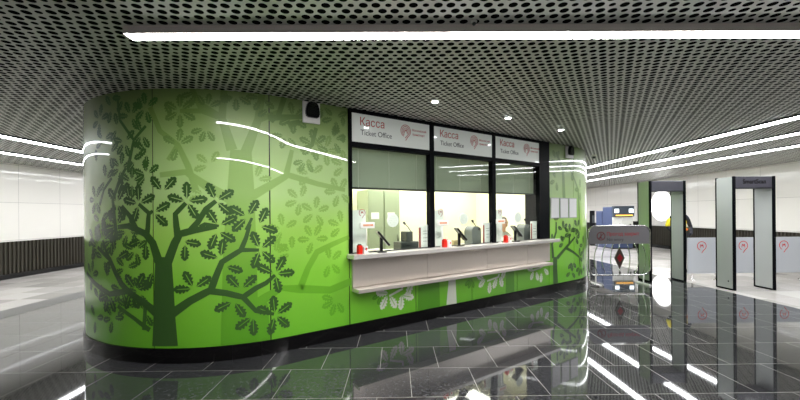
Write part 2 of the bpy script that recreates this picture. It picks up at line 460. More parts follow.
# window frame in black aluminium
W0, W1, WC = .785, 4.803, 5.127
mull = (2.158, 3.527)
bm = bmesh.new()
box(bm, W0, .822, -.03, .06, 1.03, ZC); box(bm, W1, WC - .004, -.03, .30, 1.03, ZC)
for c in mull: box(bm, c - .042, c + .042, -.03, .06, 1.03, ZC)
for a, b_ in ((.822, mull[0] - .042), (mull[0] + .042, mull[1] - .042), (mull[1] + .042, W1)):
    box(bm, a, b_, -.028, .058, 2.89, ZC); box(bm, a, b_, -.028, .058, 2.45, 2.515); box(bm, a, b_, -.02, .05, 1.03, 1.075)
link('window_frame', bm, M_frame, booth)
spans = [(.822, mull[0] - .042), (mull[0] + .042, mull[1] - .042), (mull[1] + .042, W1)]
for a, b_ in spans:
    mbox('window_pane', M_glass, booth, a, b_, .012, .020, 1.075, 2.45)
# inner shell of the ticket room
bm = bmesh.new(); box(bm, .2, 5.8, 2.55, 2.6, .02, 2.8); box(bm, .15, .2, .08, 2.6, .02, 2.8); box(bm, 5.8, 5.85, .32, 2.6, .02, 2.8)
link('inner_wall', bm, M_cream, booth)
mbox('inner_floor', mat('office_floor', srgb(150, 146, 136), .5), booth, .2, 5.8, .07, 2.55, .01, .05)
mbox('inner_ceiling', mat('office_ceiling', srgb(235, 234, 226), .6), booth, .2, 5.8, .07, 2.55, 2.72, 2.76)
mbox('cashier_desk', M_desk, booth, .2, 5.8, .07, .72, .975, 1.01)
for k in range(3):
    mbox('ceiling_light_panel', M_office, booth, .8 + 1.65 * k, 1.9 + 1.65 * k, .9, 2.1, 2.70, 2.718)
for i, (a, b_) in enumerate(spans):
    # pulled-up venetian blind behind each pane
    bm = bmesh.new()
    z = 2.53
    while z > 1.945:
        m = Matrix.Translation(((a + b_) / 2, .11 + .02 * (i % 2), z)) @ Matrix.Rotation(math.radians(74), 4, 'X')
        box(bm, -(b_ - a) / 2 - .06, (b_ - a) / 2 + .06, -.0125, .0125, -.0006, .0006, mtx=m); z -= .0215
    o = link('venetian_blind', bm, M_blind, booth)
    mbox('bottom_rail', M_dgrey, o, a - .04, b_ + .04, .095, .125, 1.912, 1.937)
    for q in (.12, .5, .88):
        x = a + (b_ - a) * q; mbox('ladder_cord', M_white, o, x - .002, x + .002, .094, .097, 1.93, 2.45)

# ------------------------------------------------------------------ oak tree print
class Print:
    def __init__(s, off): s.bm = bmesh.new(); s.off = off
    def quad(s, pts): s.bm.faces.new([s.bm.verts.new(wrap(a, b, s.off)) for a, b in pts])
    def leaf(s, cs, cz, ang, L, W=.46):
        ts = [0, .10, .21, .245, .30, .41, .45, .50, .61, .655, .70, .80, .84, .885, .95, 1]
        ws = [.06, .22, .60, .58, .38, .90, .86, .56, 1.0, .94, .60, .80, .72, .44, .34, 0]
        c, n = math.cos(ang), math.sin(ang)
        for side in (1, -1):
            prev = None
            for t, w in zip(ts, ws):
                g = .022 if t < .7 else max(0, .022 * (1 - (t - .7) / .12))
                if t > .97: g = 0
                cur = []
                for q in (max(g, 0), max(w * .29, g)):
                    lx, ly = (t - .0) * L, q * L * side
                    cur.append((cs + lx * c - ly * n, cz + lx * n + ly * c))
                if prev:
                    q4 = [prev[0], prev[1], cur[1], cur[0]]
                    if side > 0: q4 = q4[::-1]
                    q5 = []
                    for p in q4:
                        if not q5 or (abs(p[0] - q5[-1][0]) + abs(p[1] - q5[-1][1])) > 1e-6: q5.append(p)
                    if len(q5) > 2 and (abs(q5[0][0] - q5[-1][0]) + abs(q5[0][1] - q5[-1][1])) < 1e-6: q5.pop()
                    if len(q5) > 2: s.quad(q5)
                prev = cur
    def stroke(s, pts, ws):
        P = []
        for (p, q) in zip(zip(pts, ws), zip(pts[1:], ws[1:])):
            (a, wa), (b, wb) = p, q
            n = max(1, int(math.dist(a, b) / .05))
            for k in range(n): P.append(((a[0] + (b[0] - a[0]) * k / n, a[1] + (b[1] - a[1]) * k / n), wa + (wb - wa) * k / n))
        P.append((pts[-1], ws[-1]))
        prev = None; m = max(1, int(max(ws) / .06))
        for i, ((x, z), w) in enumerate(P):
            a = P[max(0, i - 1)][0]; b = P[min(len(P) - 1, i + 1)][0]
            dx, dz = b[0] - a[0], b[1] - a[1]; L = math.hypot(dx, dz) or 1
            nx, nz = -dz / L * w / 2, dx / L * w / 2
            cur = [(x + nx * (1 - 2 * k / m), z + nz * (1 - 2 * k / m)) for k in range(m + 1)]
            if prev and len(prev) == len(cur):
                for k in range(m): s.quad([prev[k], prev[k + 1], cur[k + 1], cur[k]])
            elif prev:
                s.quad([prev[0], prev[-1], cur[-1], cur[0]])
            prev = cur
    # pixel based authoring (traced artwork)
    def br(s, *pts):
        q = []; w = []
        for x, y, pw in pts:
            r = px_skin(x, y)
            if r is None: continue
            q.append((r[0], min(ZC, max(.162, r[1])))); w.append(pw * r[2] * 1.03)
        s.stroke(q, w)
    def trunk(s, z_pts):
        s.br(*z_pts)
    def lf(s, x, y, ang, Lpx):
        """leaf centred on pixel x, y pointing at ang degrees (0 right, 90 up)"""
        r = px_skin(x, y)
        if r is None: return
        L = Lpx * r[2]; a = math.radians(ang)
        cz = r[1] - math.sin(a) * L / 2
        if r[1] + L / 2 > ZC: return
        s.leaf(r[0] - math.cos(a) * L / 2, cz, a, L)
    def cl(s, x, y, angs, Lpx, gap=3):
        r = px_skin(x, y)
        if r is None: return
        for a in angs:
            L = Lpx * r[2]; g = gap * r[2]; A = math.radians(a)
            ex = r[1] + math.sin(A) * (L + g)
            if ex > ZC - .01 or ex < .17: continue
            s.leaf(r[0] + math.cos(A) * g, r[1] + math.sin(A) * g, A, L)
    def done(s, name, m):
        o = link(name, s.bm, m, booth, keep=True, smooth=True)
        nn = []
        for v in o.data.vertices:
            x, y = v.co.x, v.co.y
            if x < 0: q = Vector((x, y - RB, 0)).normalized()
            elif x > LB: q = Vector((x - LB, y - RB, 0)).normalized()
            else: q = Vector((0, -1, 0))
            nn.append(q)
        bad = bmesh.new(); bad.from_mesh(o.data); bad.verts.ensure_lookup_table()
        for f in bad.faces:
            f.normal_update()
            if f.normal.dot(nn[f.verts[0].index]) < 0: f.normal_flip()
        bad.to_mesh(o.data); bad.free()
        o.data.normals_split_custom_set_from_vertices(nn)
        return o

# pale, furthest layer
p = Print(.0012)
p.br((240, 350, 34), (240, 250, 30), (241, 190, 24), (241, 150, 19))
p.br((232, 150, 10), (222, 118, 7), (224, 88, 6)); p.br((222, 118, 6), (200, 103, 4))
p.br((246, 152, 10), (258, 120, 7), (262, 92, 6)); p.br((258, 120, 6), (280, 112, 5))
p.br((232, 200, 10), (205, 185, 8), (186, 172, 6), (160, 175, 5))
p.br((252, 196, 9), (276, 182, 7), (288, 175, 6), (318, 184, 5), (345, 190, 4)); p.br((286, 176, 6), (292, 150, 4))
p.br((281, 288, 5), (300, 289, 8), (330, 290, 7), (352, 281, 7)); p.br((300, 289, 7), (308, 268, 6), (317, 252, 6), (333, 244, 5), (349, 237, 4))
p.br((262, 345, 16), (262, 300, 10), (281, 288, 6))
p.br((150, 107, 5), (160, 131, 5), (178, 145, 5), (188, 166, 6), (196, 190, 6))
p.br((178, 145, 5), (168, 160, 4)); p.br((180, 111, 4), (202, 111, 5), (218, 117, 5)); p.br((192, 88, 5), (202, 111, 5))
for x, y, aa in ((313, 239, (60, 0, 120, 180, 250)), (283, 229, (30, 100, 170, 240)), (315, 212, (80, 20, 150, 220, 300)), (339, 192, (60, 120, 180, 250, 320)), (311, 175, (100, 40, 160, 220)),
                 (330, 262, (100, 40, 250, 310)), (336, 300, (200, 250, 300, 160)), (300, 200, (70, 140, 200, 260)), (292, 252, (90, 150, 210)), (325, 150, (70, 0, 140, 200, 280)),
                 (210, 165, (60, 200, 140)), (205, 195, (150, 200)), (275, 255, (40, 80)), (342, 226, (100, 160, 220)), (345, 166, (100, 160, 220)), (255, 180, (10, 70))):
    p.cl(x, y, aa, 13)
p.done('pale_tree_print', P_pale)
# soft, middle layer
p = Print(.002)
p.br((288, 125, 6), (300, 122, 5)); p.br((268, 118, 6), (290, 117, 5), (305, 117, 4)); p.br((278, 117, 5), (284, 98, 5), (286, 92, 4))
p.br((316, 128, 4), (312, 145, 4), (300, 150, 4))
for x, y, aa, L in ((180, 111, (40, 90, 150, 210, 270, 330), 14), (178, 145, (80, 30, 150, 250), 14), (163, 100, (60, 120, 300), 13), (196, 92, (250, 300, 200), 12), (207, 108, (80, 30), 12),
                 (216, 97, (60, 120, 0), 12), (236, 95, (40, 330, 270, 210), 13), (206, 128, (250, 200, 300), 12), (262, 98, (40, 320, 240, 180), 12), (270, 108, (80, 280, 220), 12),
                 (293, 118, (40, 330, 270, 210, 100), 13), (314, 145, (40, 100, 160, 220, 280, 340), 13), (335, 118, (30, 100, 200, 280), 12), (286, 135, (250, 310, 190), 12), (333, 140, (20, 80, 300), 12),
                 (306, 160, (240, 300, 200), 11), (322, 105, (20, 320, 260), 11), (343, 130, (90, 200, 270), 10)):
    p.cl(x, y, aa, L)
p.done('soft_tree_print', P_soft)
# mid layer on the rounded end
p = Print(.0028)
p.br((117, 240, 5), (113, 200, 4), (120, 180, 4), (126, 168, 3)); p.br((100, 205, 4), (104, 190, 3), (112, 178, 3)); p.br((128, 170, 4), (134, 140, 3), (120, 120, 3), (118, 100, 3))
p.br((150, 330, 5), (134, 318, 4), (118, 306, 4)); p.br((134, 140, 3), (146, 126, 3)); p.br((144, 330, 4), (146, 300, 4))
rg = random.Random(3)
for x, y in ((100, 120), (112, 108), (124, 98), (138, 94), (104, 140), (118, 128), (131, 116), (146, 108), (97, 165), (110, 154), (125, 142), (142, 134), (147, 152), (136, 160), (121, 168),
             (106, 180), (96, 200), (101, 222), (94, 240), (132, 182), (147, 175), (128, 232), (136, 250), (126, 268), (112, 240), (104, 258), (140, 292), (100, 300), (96, 318), (113, 318), (128, 308), (145, 312), (122, 290), (92, 275)):
    a0 = rg.uniform(0, 60)
    p.cl(x, y, [a0 + 62 * k for k in range(5) if rg.random() < .72], 13)
p.done('mid_tree_print', P_mid)
# the dark oak in front
p = Print(.0036)
p.br((165, 346, 25.5), (164.5, 320, 22), (164, 285, 19), (163.5, 257, 16))
p.br((159, 262, 9), (153, 243, 7.5), (146, 234, 7), (136, 229, 6), (128, 226, 5.5), (118, 227, 4))
p.br((137, 230, 6), (130, 216, 5), (122, 206, 4)); p.br((147, 235, 6), (148, 228, 5), (149, 213, 4.5), (139, 204, 3.5)); p.br((149, 214, 4), (153, 211, 3))
p.br((168, 262, 9), (175, 243, 8), (180, 234, 7), (195, 230, 6.5), (217, 227, 3.5)); p.br((178, 236, 7), (176.5, 226, 6), (175.5, 214, 5), (186, 203, 4))
p.br((190, 231, 6), (198, 222, 5.5), (206, 209, 5), (216, 201, 4)); p.br((200, 227, 4), (205, 224, 3.5), (219, 226, 2.5))
p.br((157, 313, 9), (146, 304, 7), (128, 291, 6.5), (122, 284, 6), (116, 273, 5.5), (110, 259, 5), (98, 247, 3.5)); p.br((128, 291, 6), (110, 294, 5.5), (96, 284, 5), (87, 272, 4)); p.br((110, 259, 4), (106, 250, 3.5), (103, 240, 3))
p.br((173, 313, 9), (190, 301, 7.5), (205, 293, 7), (211, 290, 7), (217, 274, 6), (222, 262, 5.5), (241, 250, 5), (246, 238, 4), (250, 224, 3))
p.br((240, 250, 4.5), (259, 250, 3)); p.br((210, 291, 6.5), (226, 293, 6), (243, 297, 5.5), (256, 288, 5), (266, 283, 4.5), (275, 275, 3))
p.br((243, 297, 5), (256, 311, 4), (274, 314, 3)); p.br((246, 230, 3), (252, 218, 2.5))
for x, y, aa in ((187, 201.5, (90, 164, 8, -60)), (216, 201, (113, 33, -43)), (218.5, 226, (122, 28)), (163, 192, (128, 48)), (153.5, 212.5, (28, -42)), (139, 204, (92, 165, 25, 250)),
                 (117.5, 203, (132, 230, 60, 300)), (117, 226, (130, 55, 190, 240)), (247.5, 217, (148, 60, 225)), (258.5, 225.5, (65, -20)), (217.5, 231, (248, -33)), (220.5, 258.5, (82, 160)),
                 (260, 249.5, (112, 40, 250, -45)), (275, 274, (150, 60, 0, -78)), (275, 315, (95, 30, -45, -105, 150)), (241, 289.5, (130, 42)), (194, 288.5, (118, 35, 182)),
                 (234, 301, (205, -60)), (253, 316, (215, 272)), (136, 290, (60, 130, 20)), (109, 294, (250, 200, 300)), (98, 247, (100, 160, 220)), (103, 240, (80, 30, 140)), (131, 291, (300, 250))):
    p.cl(x, y, aa, 17.3, 2.6)
for x, y, a in ((193, 243, -12), (185, 253, 268), (235, 269, -22), (146, 252, 268), (135, 243, 200), (123.5, 255, 25), (114, 243, 100), (108, 269, 80), (112, 215, 70), (128, 190, 100), (120, 186, 60), (104, 225, 100), (98, 230, 240), (150, 280, 250)):
    p.lf(x, y, a, 16)
# right-hand end
p.br((555.5, 284, 8), (555, 270, 7), (555, 257, 6.5)); p.br((553, 258, 4), (552, 244, 3), (556, 232, 2.5), (556, 222, 2)); p.br((557, 258, 4), (563, 251, 3.2), (569, 244, 3), (569.5, 234, 2)); p.br((566, 248, 3), (573, 252, 2.5), (579, 257, 2.2), (580, 267, 1.6)); p.br((569, 244, 2.5), (575, 237, 1.8))
for x, y, aa in ((556, 222, (60, 120)), (569.5, 233, (90, 30, 150, 200)), (575, 237, (60, 0, -50)), (580, 267, (250, 300, 200)), (564, 243, (130, 200)), (579, 257, (30, -30, 80)), (572, 262, (270, 220, 320)), (552, 243, (150, 90)), (563, 230, (90, 40, 160)), (583, 245, (90, 270, 180)), (577, 228, (60, 120, 200, 300)), (571, 272, (90, 200, 320)), (566, 238, (180, 20)), (584, 262, (110, 250))):
    p.cl(x, y, aa, 8, 1.5)
p.done('dark_tree_print', P_dark)
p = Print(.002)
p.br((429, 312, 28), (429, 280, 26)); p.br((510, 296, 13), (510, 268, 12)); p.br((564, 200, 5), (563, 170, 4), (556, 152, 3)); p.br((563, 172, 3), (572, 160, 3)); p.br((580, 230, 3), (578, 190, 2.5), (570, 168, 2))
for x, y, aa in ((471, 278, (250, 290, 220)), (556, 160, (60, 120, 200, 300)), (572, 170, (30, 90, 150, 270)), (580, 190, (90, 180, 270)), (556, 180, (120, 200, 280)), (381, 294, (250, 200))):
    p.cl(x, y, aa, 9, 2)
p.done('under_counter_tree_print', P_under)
p = Print(.0036); p.br((451.5, 309, 13.5), (452, 278, 8.5)); p.done('white_trunk_print', P_white)
for twigs, leaves, L in (
    (((389, 296, 2), (402, 289, 2.4), (402, 285, 2.4)), ((382, 293, 170), (384, 302.5, 240), (393, 302, 300), (401, 302.5, 265), (408, 296.5, -15), (409, 289.5, 60)), 15),
    (((487, 281, 1.6), (498, 277, 1.8), (499, 274, 1.8)), ((482, 283, 215), (489.5, 287.5, 265), (495, 283, 240), (501, 281.5, 290), (503, 275, 60), (480, 277, 150)), 12),
    (((531, 271, 1.4), (540, 268, 1.6), (543, 266, 1.6)), ((532, 275.5, 240), (537, 276, 290), (541, 277.5, 262), (546, 271.5, -40), (530, 269, 160)), 10)):
    p = Print(.0036); p.br(*twigs)
    for x, y, a in leaves: p.lf(x, y, a, L)
    p.done('white_leaf_print', P_white)

# ------------------------------------------------------------------ signs above the windows
names = ('left', 'middle', 'right')
for i, (a, b_) in enumerate(spans):
    t = thing('ticket_office_sign', f'white ticket office sign with red and grey lettering, {names[i]} of the three above the windows', 'sign', fw(a, .0, 2.515), ANG, 'ticket office signs')
    w = b_ - a
    mbox('sign_board', M_sign, t, .001, w - .001, -.022, .03, .001, .374)
    text('red_lettering', 'Касса', .15, M_red, t, face_mtx(.125, -.0235, .225), .375, .0003)
    text('grey_lettering', 'Ticket Office', .10, M_ink, t, face_mtx(.13, -.0235, .10), .49)
    bm = bmesh.new(); emblem(bm, .86, .235, .085, -.0222, .11); link('red_emblem', bm, M_red, t)
    text('emblem_lettering', 'Московский', .046, M_red, t, face_mtx(.975, -.0235, .245), .255)
    text('emblem_lettering', 'транспорт', .046, M_red, t, face_mtx(.975, -.0235, .185), .225)

# ------------------------------------------------------------------ counter under the windows
ct = thing('service_counter', 'long stainless steel counter with pale top running under the ticket windows', 'counter', fw(.742, 0, .58), ANG)
L0 = -.0; cs = .62
bm = bmesh.new(); box(bm, .0, 4.43, -.215, -.013, .43, .488, bev=.006); link('countertop', bm, M_top, ct)
mbox('inner_sill', M_top, ct, .08, 4.055, -.012, .011, .455, .492)
bm = bmesh.new()
for a, b_ in ((.07, 1.30), (1.304, 2.58), (2.584, 3.66), (3.664, 4.36)): box(bm, a, b_, -.04, -.006, .055, .429, bev=.004)
link('apron_panel', bm, M_steel, ct)
bm = bmesh.new(); box(bm, .07, 4.22, -.195, -.008, .0, .05, bev=.005); link('lower_ledge', bm, M_steel, ct)

# ------------------------------------------------------------------ things on and behind the counter (three windows)
def fthing(name, label, cat, s, off, z, rot=0., group=None): return thing(name, label, cat, fw(s, off, z), ANG + rot, group)
which = ('left ticket window', 'middle ticket window', 'right ticket window')
ZT = 1.0685
def fs(px, off):
    d = ray(px, 213); t = (NRM.dot(T0) + off) / NRM.dot(d); return (d * t - T0).dot(U)
def build_notice(i, label):
    t = fthing('notice_sheet', label, 'notice', spans[i][0] + .01, -.03, 1.01, 0, 'notices behind the ticket windows')
    mbox('sheet', M_paper, t, .0, .22, .004, .008, .0, .62)
    bm = bmesh.new(); emblem(bm, .165, .585, .045, .004, .17, 1); link('emblem', bm, M_red, t)
    return t
def build_tag(i, label):
    t = fthing('tag_stand', label, 'sign stand', fs((366.5, 442, 500)[i], .06), .06, ZT, 0, 'tag stands on the counter')
    bm = bmesh.new(); lathe(bm, [(.03, 0), (.035, .006), (.01, .012)]); link('base', bm, M_white, t)
    bm = bmesh.new(); cyl(bm, (0, 0, .01), (0, 0, .33), .006, seg=8); link('post', bm, M_white, t)
    bm = bmesh.new(); box(bm, -.10, .12, -.012, .012, .32, .40, bev=.008); link('plate', bm, M_white, t)
    bm = bmesh.new()
    for k in range(8): box(bm, -.055 + .019 * k, -.042 + .019 * k, -.0135, -.012, .35, .375)
    link('orange_lettering', bm, M_orange, t)
    return t
def build_redbox(i, label):
    t = fthing('red_box', label, 'box', fs((359.3, 444.3, 505.5)[i], .11), .11, ZT, 0, 'red boxes on the counter')
    mbox('body', M_redp, t, -.029, .029, -.029, .029, 0, .11, bev=.005)
    bm = bmesh.new(); lathe(bm, [(.024, .11), (.024, .122), (.018, .126)]); link('lid', bm, M_black if i == 0 else M_redp, t)
    return t
def build_whitebox(i, label):
    t = fthing('white_carton', label, 'box', fs((364.6, 448.6, 509)[i], .11), .11, ZT, 0.1, 'white cartons beside the red boxes')
    mbox('body', M_white, t, -.03, .03, -.03, .03, 0, .1, bev=.004)
    bm = bmesh.new(); emblem(bm, 0, .06, .014, -.03, .25); link('red_mark', bm, M_redp, t)
    return t
def build_terminal(i, label):
    t = fthing('payment_terminal', label, 'payment terminal', fs((381, 459, 515)[i], .1), .1, ZT, math.radians(-20), 'payment terminals on the counter')
    t.scale = (1.22, 1.22, 1.22); mbox('base', M_black, t, -.05, .05, -.05, .07, 0, .012, bev=.003)
    mbox('column', M_black, t, -.016, .016, -.01, .016, .012, .16, bev=.003)
    bm = bmesh.new(); mtx = Matrix.Translation((.02, .0, .15)) @ Matrix.Rotation(math.radians(50), 4, 'Y') @ Matrix.Rotation(math.radians(0), 4, 'X')
    box(bm, -.10, .10, -.055, .055, -.012, .012, bev=.006, mtx=mtx); h = link('handset', bm, M_black, t)
    bm = bmesh.new(); box(bm, -.085, .0, -.045, .045, .0122, .0135, mtx=mtx); link('screen', bm, M_grey, h)
    return t
def build_mic(i, label):
    t = fthing('gooseneck_microphone', label, 'microphone', fs((411.5, 477, 527.5)[i], -.46), -.46, 1.01, 0, 'microphones behind the windows')
    bm = bmesh.new(); box(bm, -.06, .06, -.05, .05, 0, .03, bev=.008); link('base', bm, M_dgrey, t)
    bm = bmesh.new(); pts = [(0, 0, .03), (0, 0, .2), (-.03, -.02, .28), (-.12, -.06, .36), (-.2, -.09, .41)]; tube(bm, pts, .007, 8); link('gooseneck', bm, M_black, t)
    bm = bmesh.new(); cyl(bm, (-.19, -.085, .405), (-.225, -.1, .43), .016, .02, 12); link('windscreen', bm, M_black, t)
    return t
def build_printer(i, label):
    t = fthing('receipt_printer', label, 'printer', fs((406, 472.5, 523.5)[i], -.24), -.24, 1.01, 0, 'printers behind the windows')
    if i == 0:
        mbox('body', M_dgrey, t, -.17, .17, -.1, .1, 0, .15, bev=.012)
        mbox('top_unit', M_dgrey, t, -.05, .07, -.08, .08, .15, .30, bev=.012)
        mbox('paper_slot', M_black, t, -.14, .0, -.103, -.1, .09, .10)
    else:
        bm = bmesh.new(); prism(bm, rrect(-.11, .11, 0, .34, .09, corners=(1, 1, 0, 0)), -.09, .09); link('body', bm, M_grey, t)
        bm = bmesh.new(); cyl(bm, (.06, -.09, .29), (.06, -.11, .29), .022, seg=12); link('lens', bm, M_black, t)
        mbox('side_bracket', M_black, t, .11, .15, -.05, .05, .0, .05)
    return t
def build_price(i, label):
    t = fthing('price_board', label, 'notice', fs((424.2, 487, 534)[i], -.045), -.045, 1.01, 0, 'price boards behind the windows')
    bm = bmesh.new(); box(bm, -.11, .11, -.004, .004, .0, .40); link('board', bm, M_paper, t)
    bm = bmesh.new(); box(bm, -.11, -.07, -.0055, -.004, .02, .36); link('red_stripe', bm, mat('brown_red_print', srgb(160, 90, 84), .5), t)
    for z in (.3, .26, .2, .15): mbox('text_line', mat('faded_grey_print', srgb(170, 168, 170), .5), t, -.03, .07, -.0055, -.004, z, z + .008)
    return t
def build_grille(i, label):
    t = fthing('speech_disc', label, 'speech disc', fs((393, 464, 518)[i], -.021), -.021, 1.485, 0, 'speech discs on the windows')
    bm = bmesh.new(); cyl(bm, (0, 0, 0), (0, .012, 0), .095, seg=32); link('disc', bm, M_paper, t)
    bm = bmesh.new()
    for r_, n_ in ((.03, 6), (.055, 10)):
        for k in range(n_):
            a = 2 * PI * k / n_; cyl(bm, (r_ * math.cos(a), -.001, r_ * math.sin(a)), (r_ * math.cos(a), .0, r_ * math.sin(a)), .005, seg=8)
    link('hole', bm, mat('pale_grey_plastic', srgb(190, 190, 190), .5), t)
    return t
desc = {build_notice: 'white notice with red pin emblem at left edge of the {}',
        build_tag: 'small white tag stand with orange lettering in front of the {}',
        build_redbox: 'small red box on the counter before the {}',
        build_whitebox: 'small white carton with a red mark beside the red box at the {}',
        build_terminal: 'black payment terminal tilted on a stand on the counter at the {}',
        build_mic: 'black gooseneck microphone on the desk behind the {}',
        build_printer: 'dark grey desk device standing behind the {}',
        build_price: 'white board with brownish red stripe at right side of the {}',
        build_grille: 'round white speech disc on the glass of the {}'}
for i in range(3):
    for fn, d in desc.items(): fn(i, d.format(which[i]))
# loose items
t = fthing('leaflet_pile', 'red and white leaflets lying on the desk behind the left ticket window', 'leaflets', fs(375, -.14), -.14, 1.01, .2)
mbox('red_leaflets', M_redp, t, -.1, .1, -.06, .06, 0, .03); mbox('white_leaflets', M_paper, t, -.07, .12, -.02, .09, .03, .075)
t = fthing('sanitiser_bottle', 'small pale pink bottle on the desk behind the middle ticket window', 'bottle', fs(447, -.12), -.12, 1.01)
bm = bmesh.new(); lathe(bm, [(.03, 0), (.032, .02), (.032, .11), (.012, .14), (.012, .16)], 16); link('body', bm, mat('pale_pink_plastic', srgb(224, 176, 176), .4), t)
bm = bmesh.new(); cyl(bm, (0, 0, .16), (0, 0, .19), .006, seg=8); box(bm, -.035, .01, -.008, .008, .185, .198); link('pump', bm, M_white, t)
o = mbox('cardboard_box', M_tape, None, -.06, .06, -.04, .04, 0, .13, bev=.004); o.location = fw(fs(455, -.16), -.16, 1.01); o.rotation_euler = (0, 0, ANG)
tag(o, 'small beige cardboard box beside the terminal behind the middle ticket window', 'box')
t = fthing('document_tray', 'flat black tray holding white papers behind the left ticket window', 'tray', fs(390, -.13), -.13, 1.01)
mbox('tray', M_black, t, -.14, .16, -.09, .09, 0, .02); mbox('paper', M_paper, t, -.12, .1, -.07, .08, .02, .05)
# sage green lockers against the back wall
lk = [fs(q, -2.08) for q in (368, 384, 399.5)]
for i, (a, b_) in enumerate(((lk[0], lk[1] - .01), (lk[1], lk[2]))):
    t = fthing('metal_locker', ('sage green locker seen through the left ticket window, left of two', 'sage green locker seen through the left ticket window, right of two')[i], 'locker', (a + b_) / 2, -2.3, .05, 0, 'lockers in the ticket room')
    w = b_ - a
    mbox('body', M_locker, t, -w / 2, w / 2, -.22, .22, 0, 2.0)
    d = mbox('door', M_locker, t, -w / 2 + .01, w / 2 - .01, -.238, -.222, .05, 1.97, bev=.004)
    mbox('label_plate', M_white, d, -.12, .06, -.242, -.238, 1.42, 1.55)
    mbox('handle', M_chrome, d, w / 2 - .08, w / 2 - .06, -.262, -.238, .95, 1.1)

# ------------------------------------------------------------------ sheets on the right end of the booth
for i in range(3):
    s = 5.175 + .318 * i
    t = fthing('notice_board', 'white notice in a clear frame on green panel, ' + ('left of three', 'middle of three', 'right of three')[i], 'notice', s, .004, 1.455, 0, 'notices on the green panel')
    mbox('backing', mat('clear_frame_acrylic', srgb(200, 204, 200), .2), t, 0, .285, -.016, .0, 0, .41, bev=.003)
    mbox('sheet', M_paper, t, .015, .27, -.019, -.016, .015, .395)
# ------------------------------------------------------------------ speakers / sensors
def wall_speaker(s, z, w, h, label):
    t = fthing('wall_speaker', label, 'speaker', s, .006, z, 0, 'wall speakers')
    mbox('mounting_plate', M_white, t, -w / 2, w / 2, -.03, .0, 0, h, bev=.006)
    bm = bmesh.new(); prism(bm, [(-.07, .06), (-.085, .09), (-.085, .15), (-.065, .225), (-.04, .245), (.04, .245), (.065, .225), (.085, .15), (.085, .09), (.07, .06)], -.085, -.03)
    bmesh.ops.bevel(bm, geom=list(bm.edges), offset=.012, segments=2, affect='EDGES'); link('speaker_body', bm, M_blackgloss, t)
    bm = bmesh.new(); cyl(bm, (0, -.015, h), (0, -.015, ZC - z), .012, seg=10); link('stem', bm, M_grey, t)
    return t
wall_speaker(.28, 2.675, .215, .255, 'black speaker on a white plate high on the green wall left of the windows')
wall_speaker(5.83, 2.68, .26, .24, 'black speaker on a white plate high on the green wall right of the windows')
# ------------------------------------------------------------------ downlights
for i, s in enumerate((1.40, 2.93, 4.46)):
    w = (Vector((.479, 4.525, 0)), Vector((1.608, 5.335, 0)), Vector((2.722, 6.134, 0)))[i]
    t = thing('downlight', ('lit round downlight above the left ticket window', 'lit round downlight above the middle ticket window', 'lit round downlight above the right ticket window')[i], 'downlight', (w.x, w.y, ZC), 0, 'downlights before the booth')
    bm = bmesh.new(); lathe(bm, [(.055, 0), (.055, -.008), (.045, -.010)], 24); link('trim_ring', bm, M_housing, t)
    bm = bmesh.new(); lathe(bm, [(.036, -.0105), (.036, -.013), (.02, -.015)], 20); link('lens', bm, M_spot, t)
    ld = bpy.data.lights.new('downlight_beam', 'SPOT'); ld.energy = 45; ld.spot_size = math.radians(95); ld.spot_blend = .6; ld.shadow_soft_size = .05; ld.color = (1, .98, .95)
    lo = bpy.data.objects.new('downlight_beam', ld); COL.objects.link(lo); lo.location = (0, 0, -.05); lo.parent = t
def detector(px, py, label, k_=1.):
    r = ray(px, py); k = (ZC - EYE) / r.z
    t = thing('smoke_detector', label, 'detector', (r.x * k, r.y * k, ZC), 0, 'ceiling detectors')
    t.scale = (k_, k_, k_)
    bm = bmesh.new(); lathe(bm, [(.06, 0), (.06, -.02), (.045, -.035)], 20); link('base', bm, M_white, t)
    bm = bmesh.new(); lathe(bm, [(.035, -.035), (.04, -.06), (.025, -.085)], 16); link('chamber', bm, M_dgrey, t)
detector(594, 155, 'small grey detector on the ceiling just right of the booth end')
detector(674, 148.5, 'small pale detector on the ceiling beside the innermost right lamp')
detector(474, 21, 'small ceiling detector beside the long lamp in front of the booth', .35)

# ------------------------------------------------------------------ walk-through metal detectors
def gate(name, label, xl, xr, y0, dep, H, sign):
    cx = (xl + xr) / 2; t = thing('metal_detector_gate', label, 'metal detector', (cx, y0, 0), 0, 'walk-through metal detectors')
    th = .055; W = xr - xl
    for sg in (-1, 1):
        x0 = sg * W / 2; x1 = x0 - sg * th; a, b_ = min(x0, x1), max(x0, x1)
        bm = bmesh.new(); box(bm, a + .006, b_ - .006, .03, dep - .03, .03, H, bev=.004); pn = link('side_panel', bm, M_gate, t)
        bm = bmesh.new(); box(bm, a, b_, 0, .03, 0, H + .01, bev=.008); box(bm, a, b_, dep - .03, dep, 0, H + .01, bev=.008); box(bm, a, b_, .034, dep - .034, 0, .03)
        link('edge_profile', bm, M_frame, pn)
        bm = bmesh.new(); cyl(bm, (x0, .12, .17), (x0 + sg * .004, .12, .17), .016, seg=14); link('sensor_knob', bm, M_black, pn)
    bm = bmesh.new(); box(bm, -W / 2 + th, W / 2 - th, .012, dep - .012, H - .22, H + .005, bev=.008); hd = link('header', bm, M_gatehead, t)
    mbox('header_trim', M_black, hd, -W / 2 + th, W / 2 - th, .008, .02, H - .235, H - .218)
    if sign: text('header_lettering', 'SmartScan', .12, M_blackgloss, hd, face_mtx(-.22, .0105, H - .135), .46, .002)
    return t
gate('g', 'grey walk-through metal detector gate tinted green, further away beside the small fence', x_at(649.5, 8.25), x_at(686.3, 8.25), 8.25, .42, 2.245, False)
gate('g', 'nearest grey walk-through metal detector gate with a lettered dark header', x_at(733.3, 7.29), x_at(776, 7.29), 7.29, .42, 2.245, True)

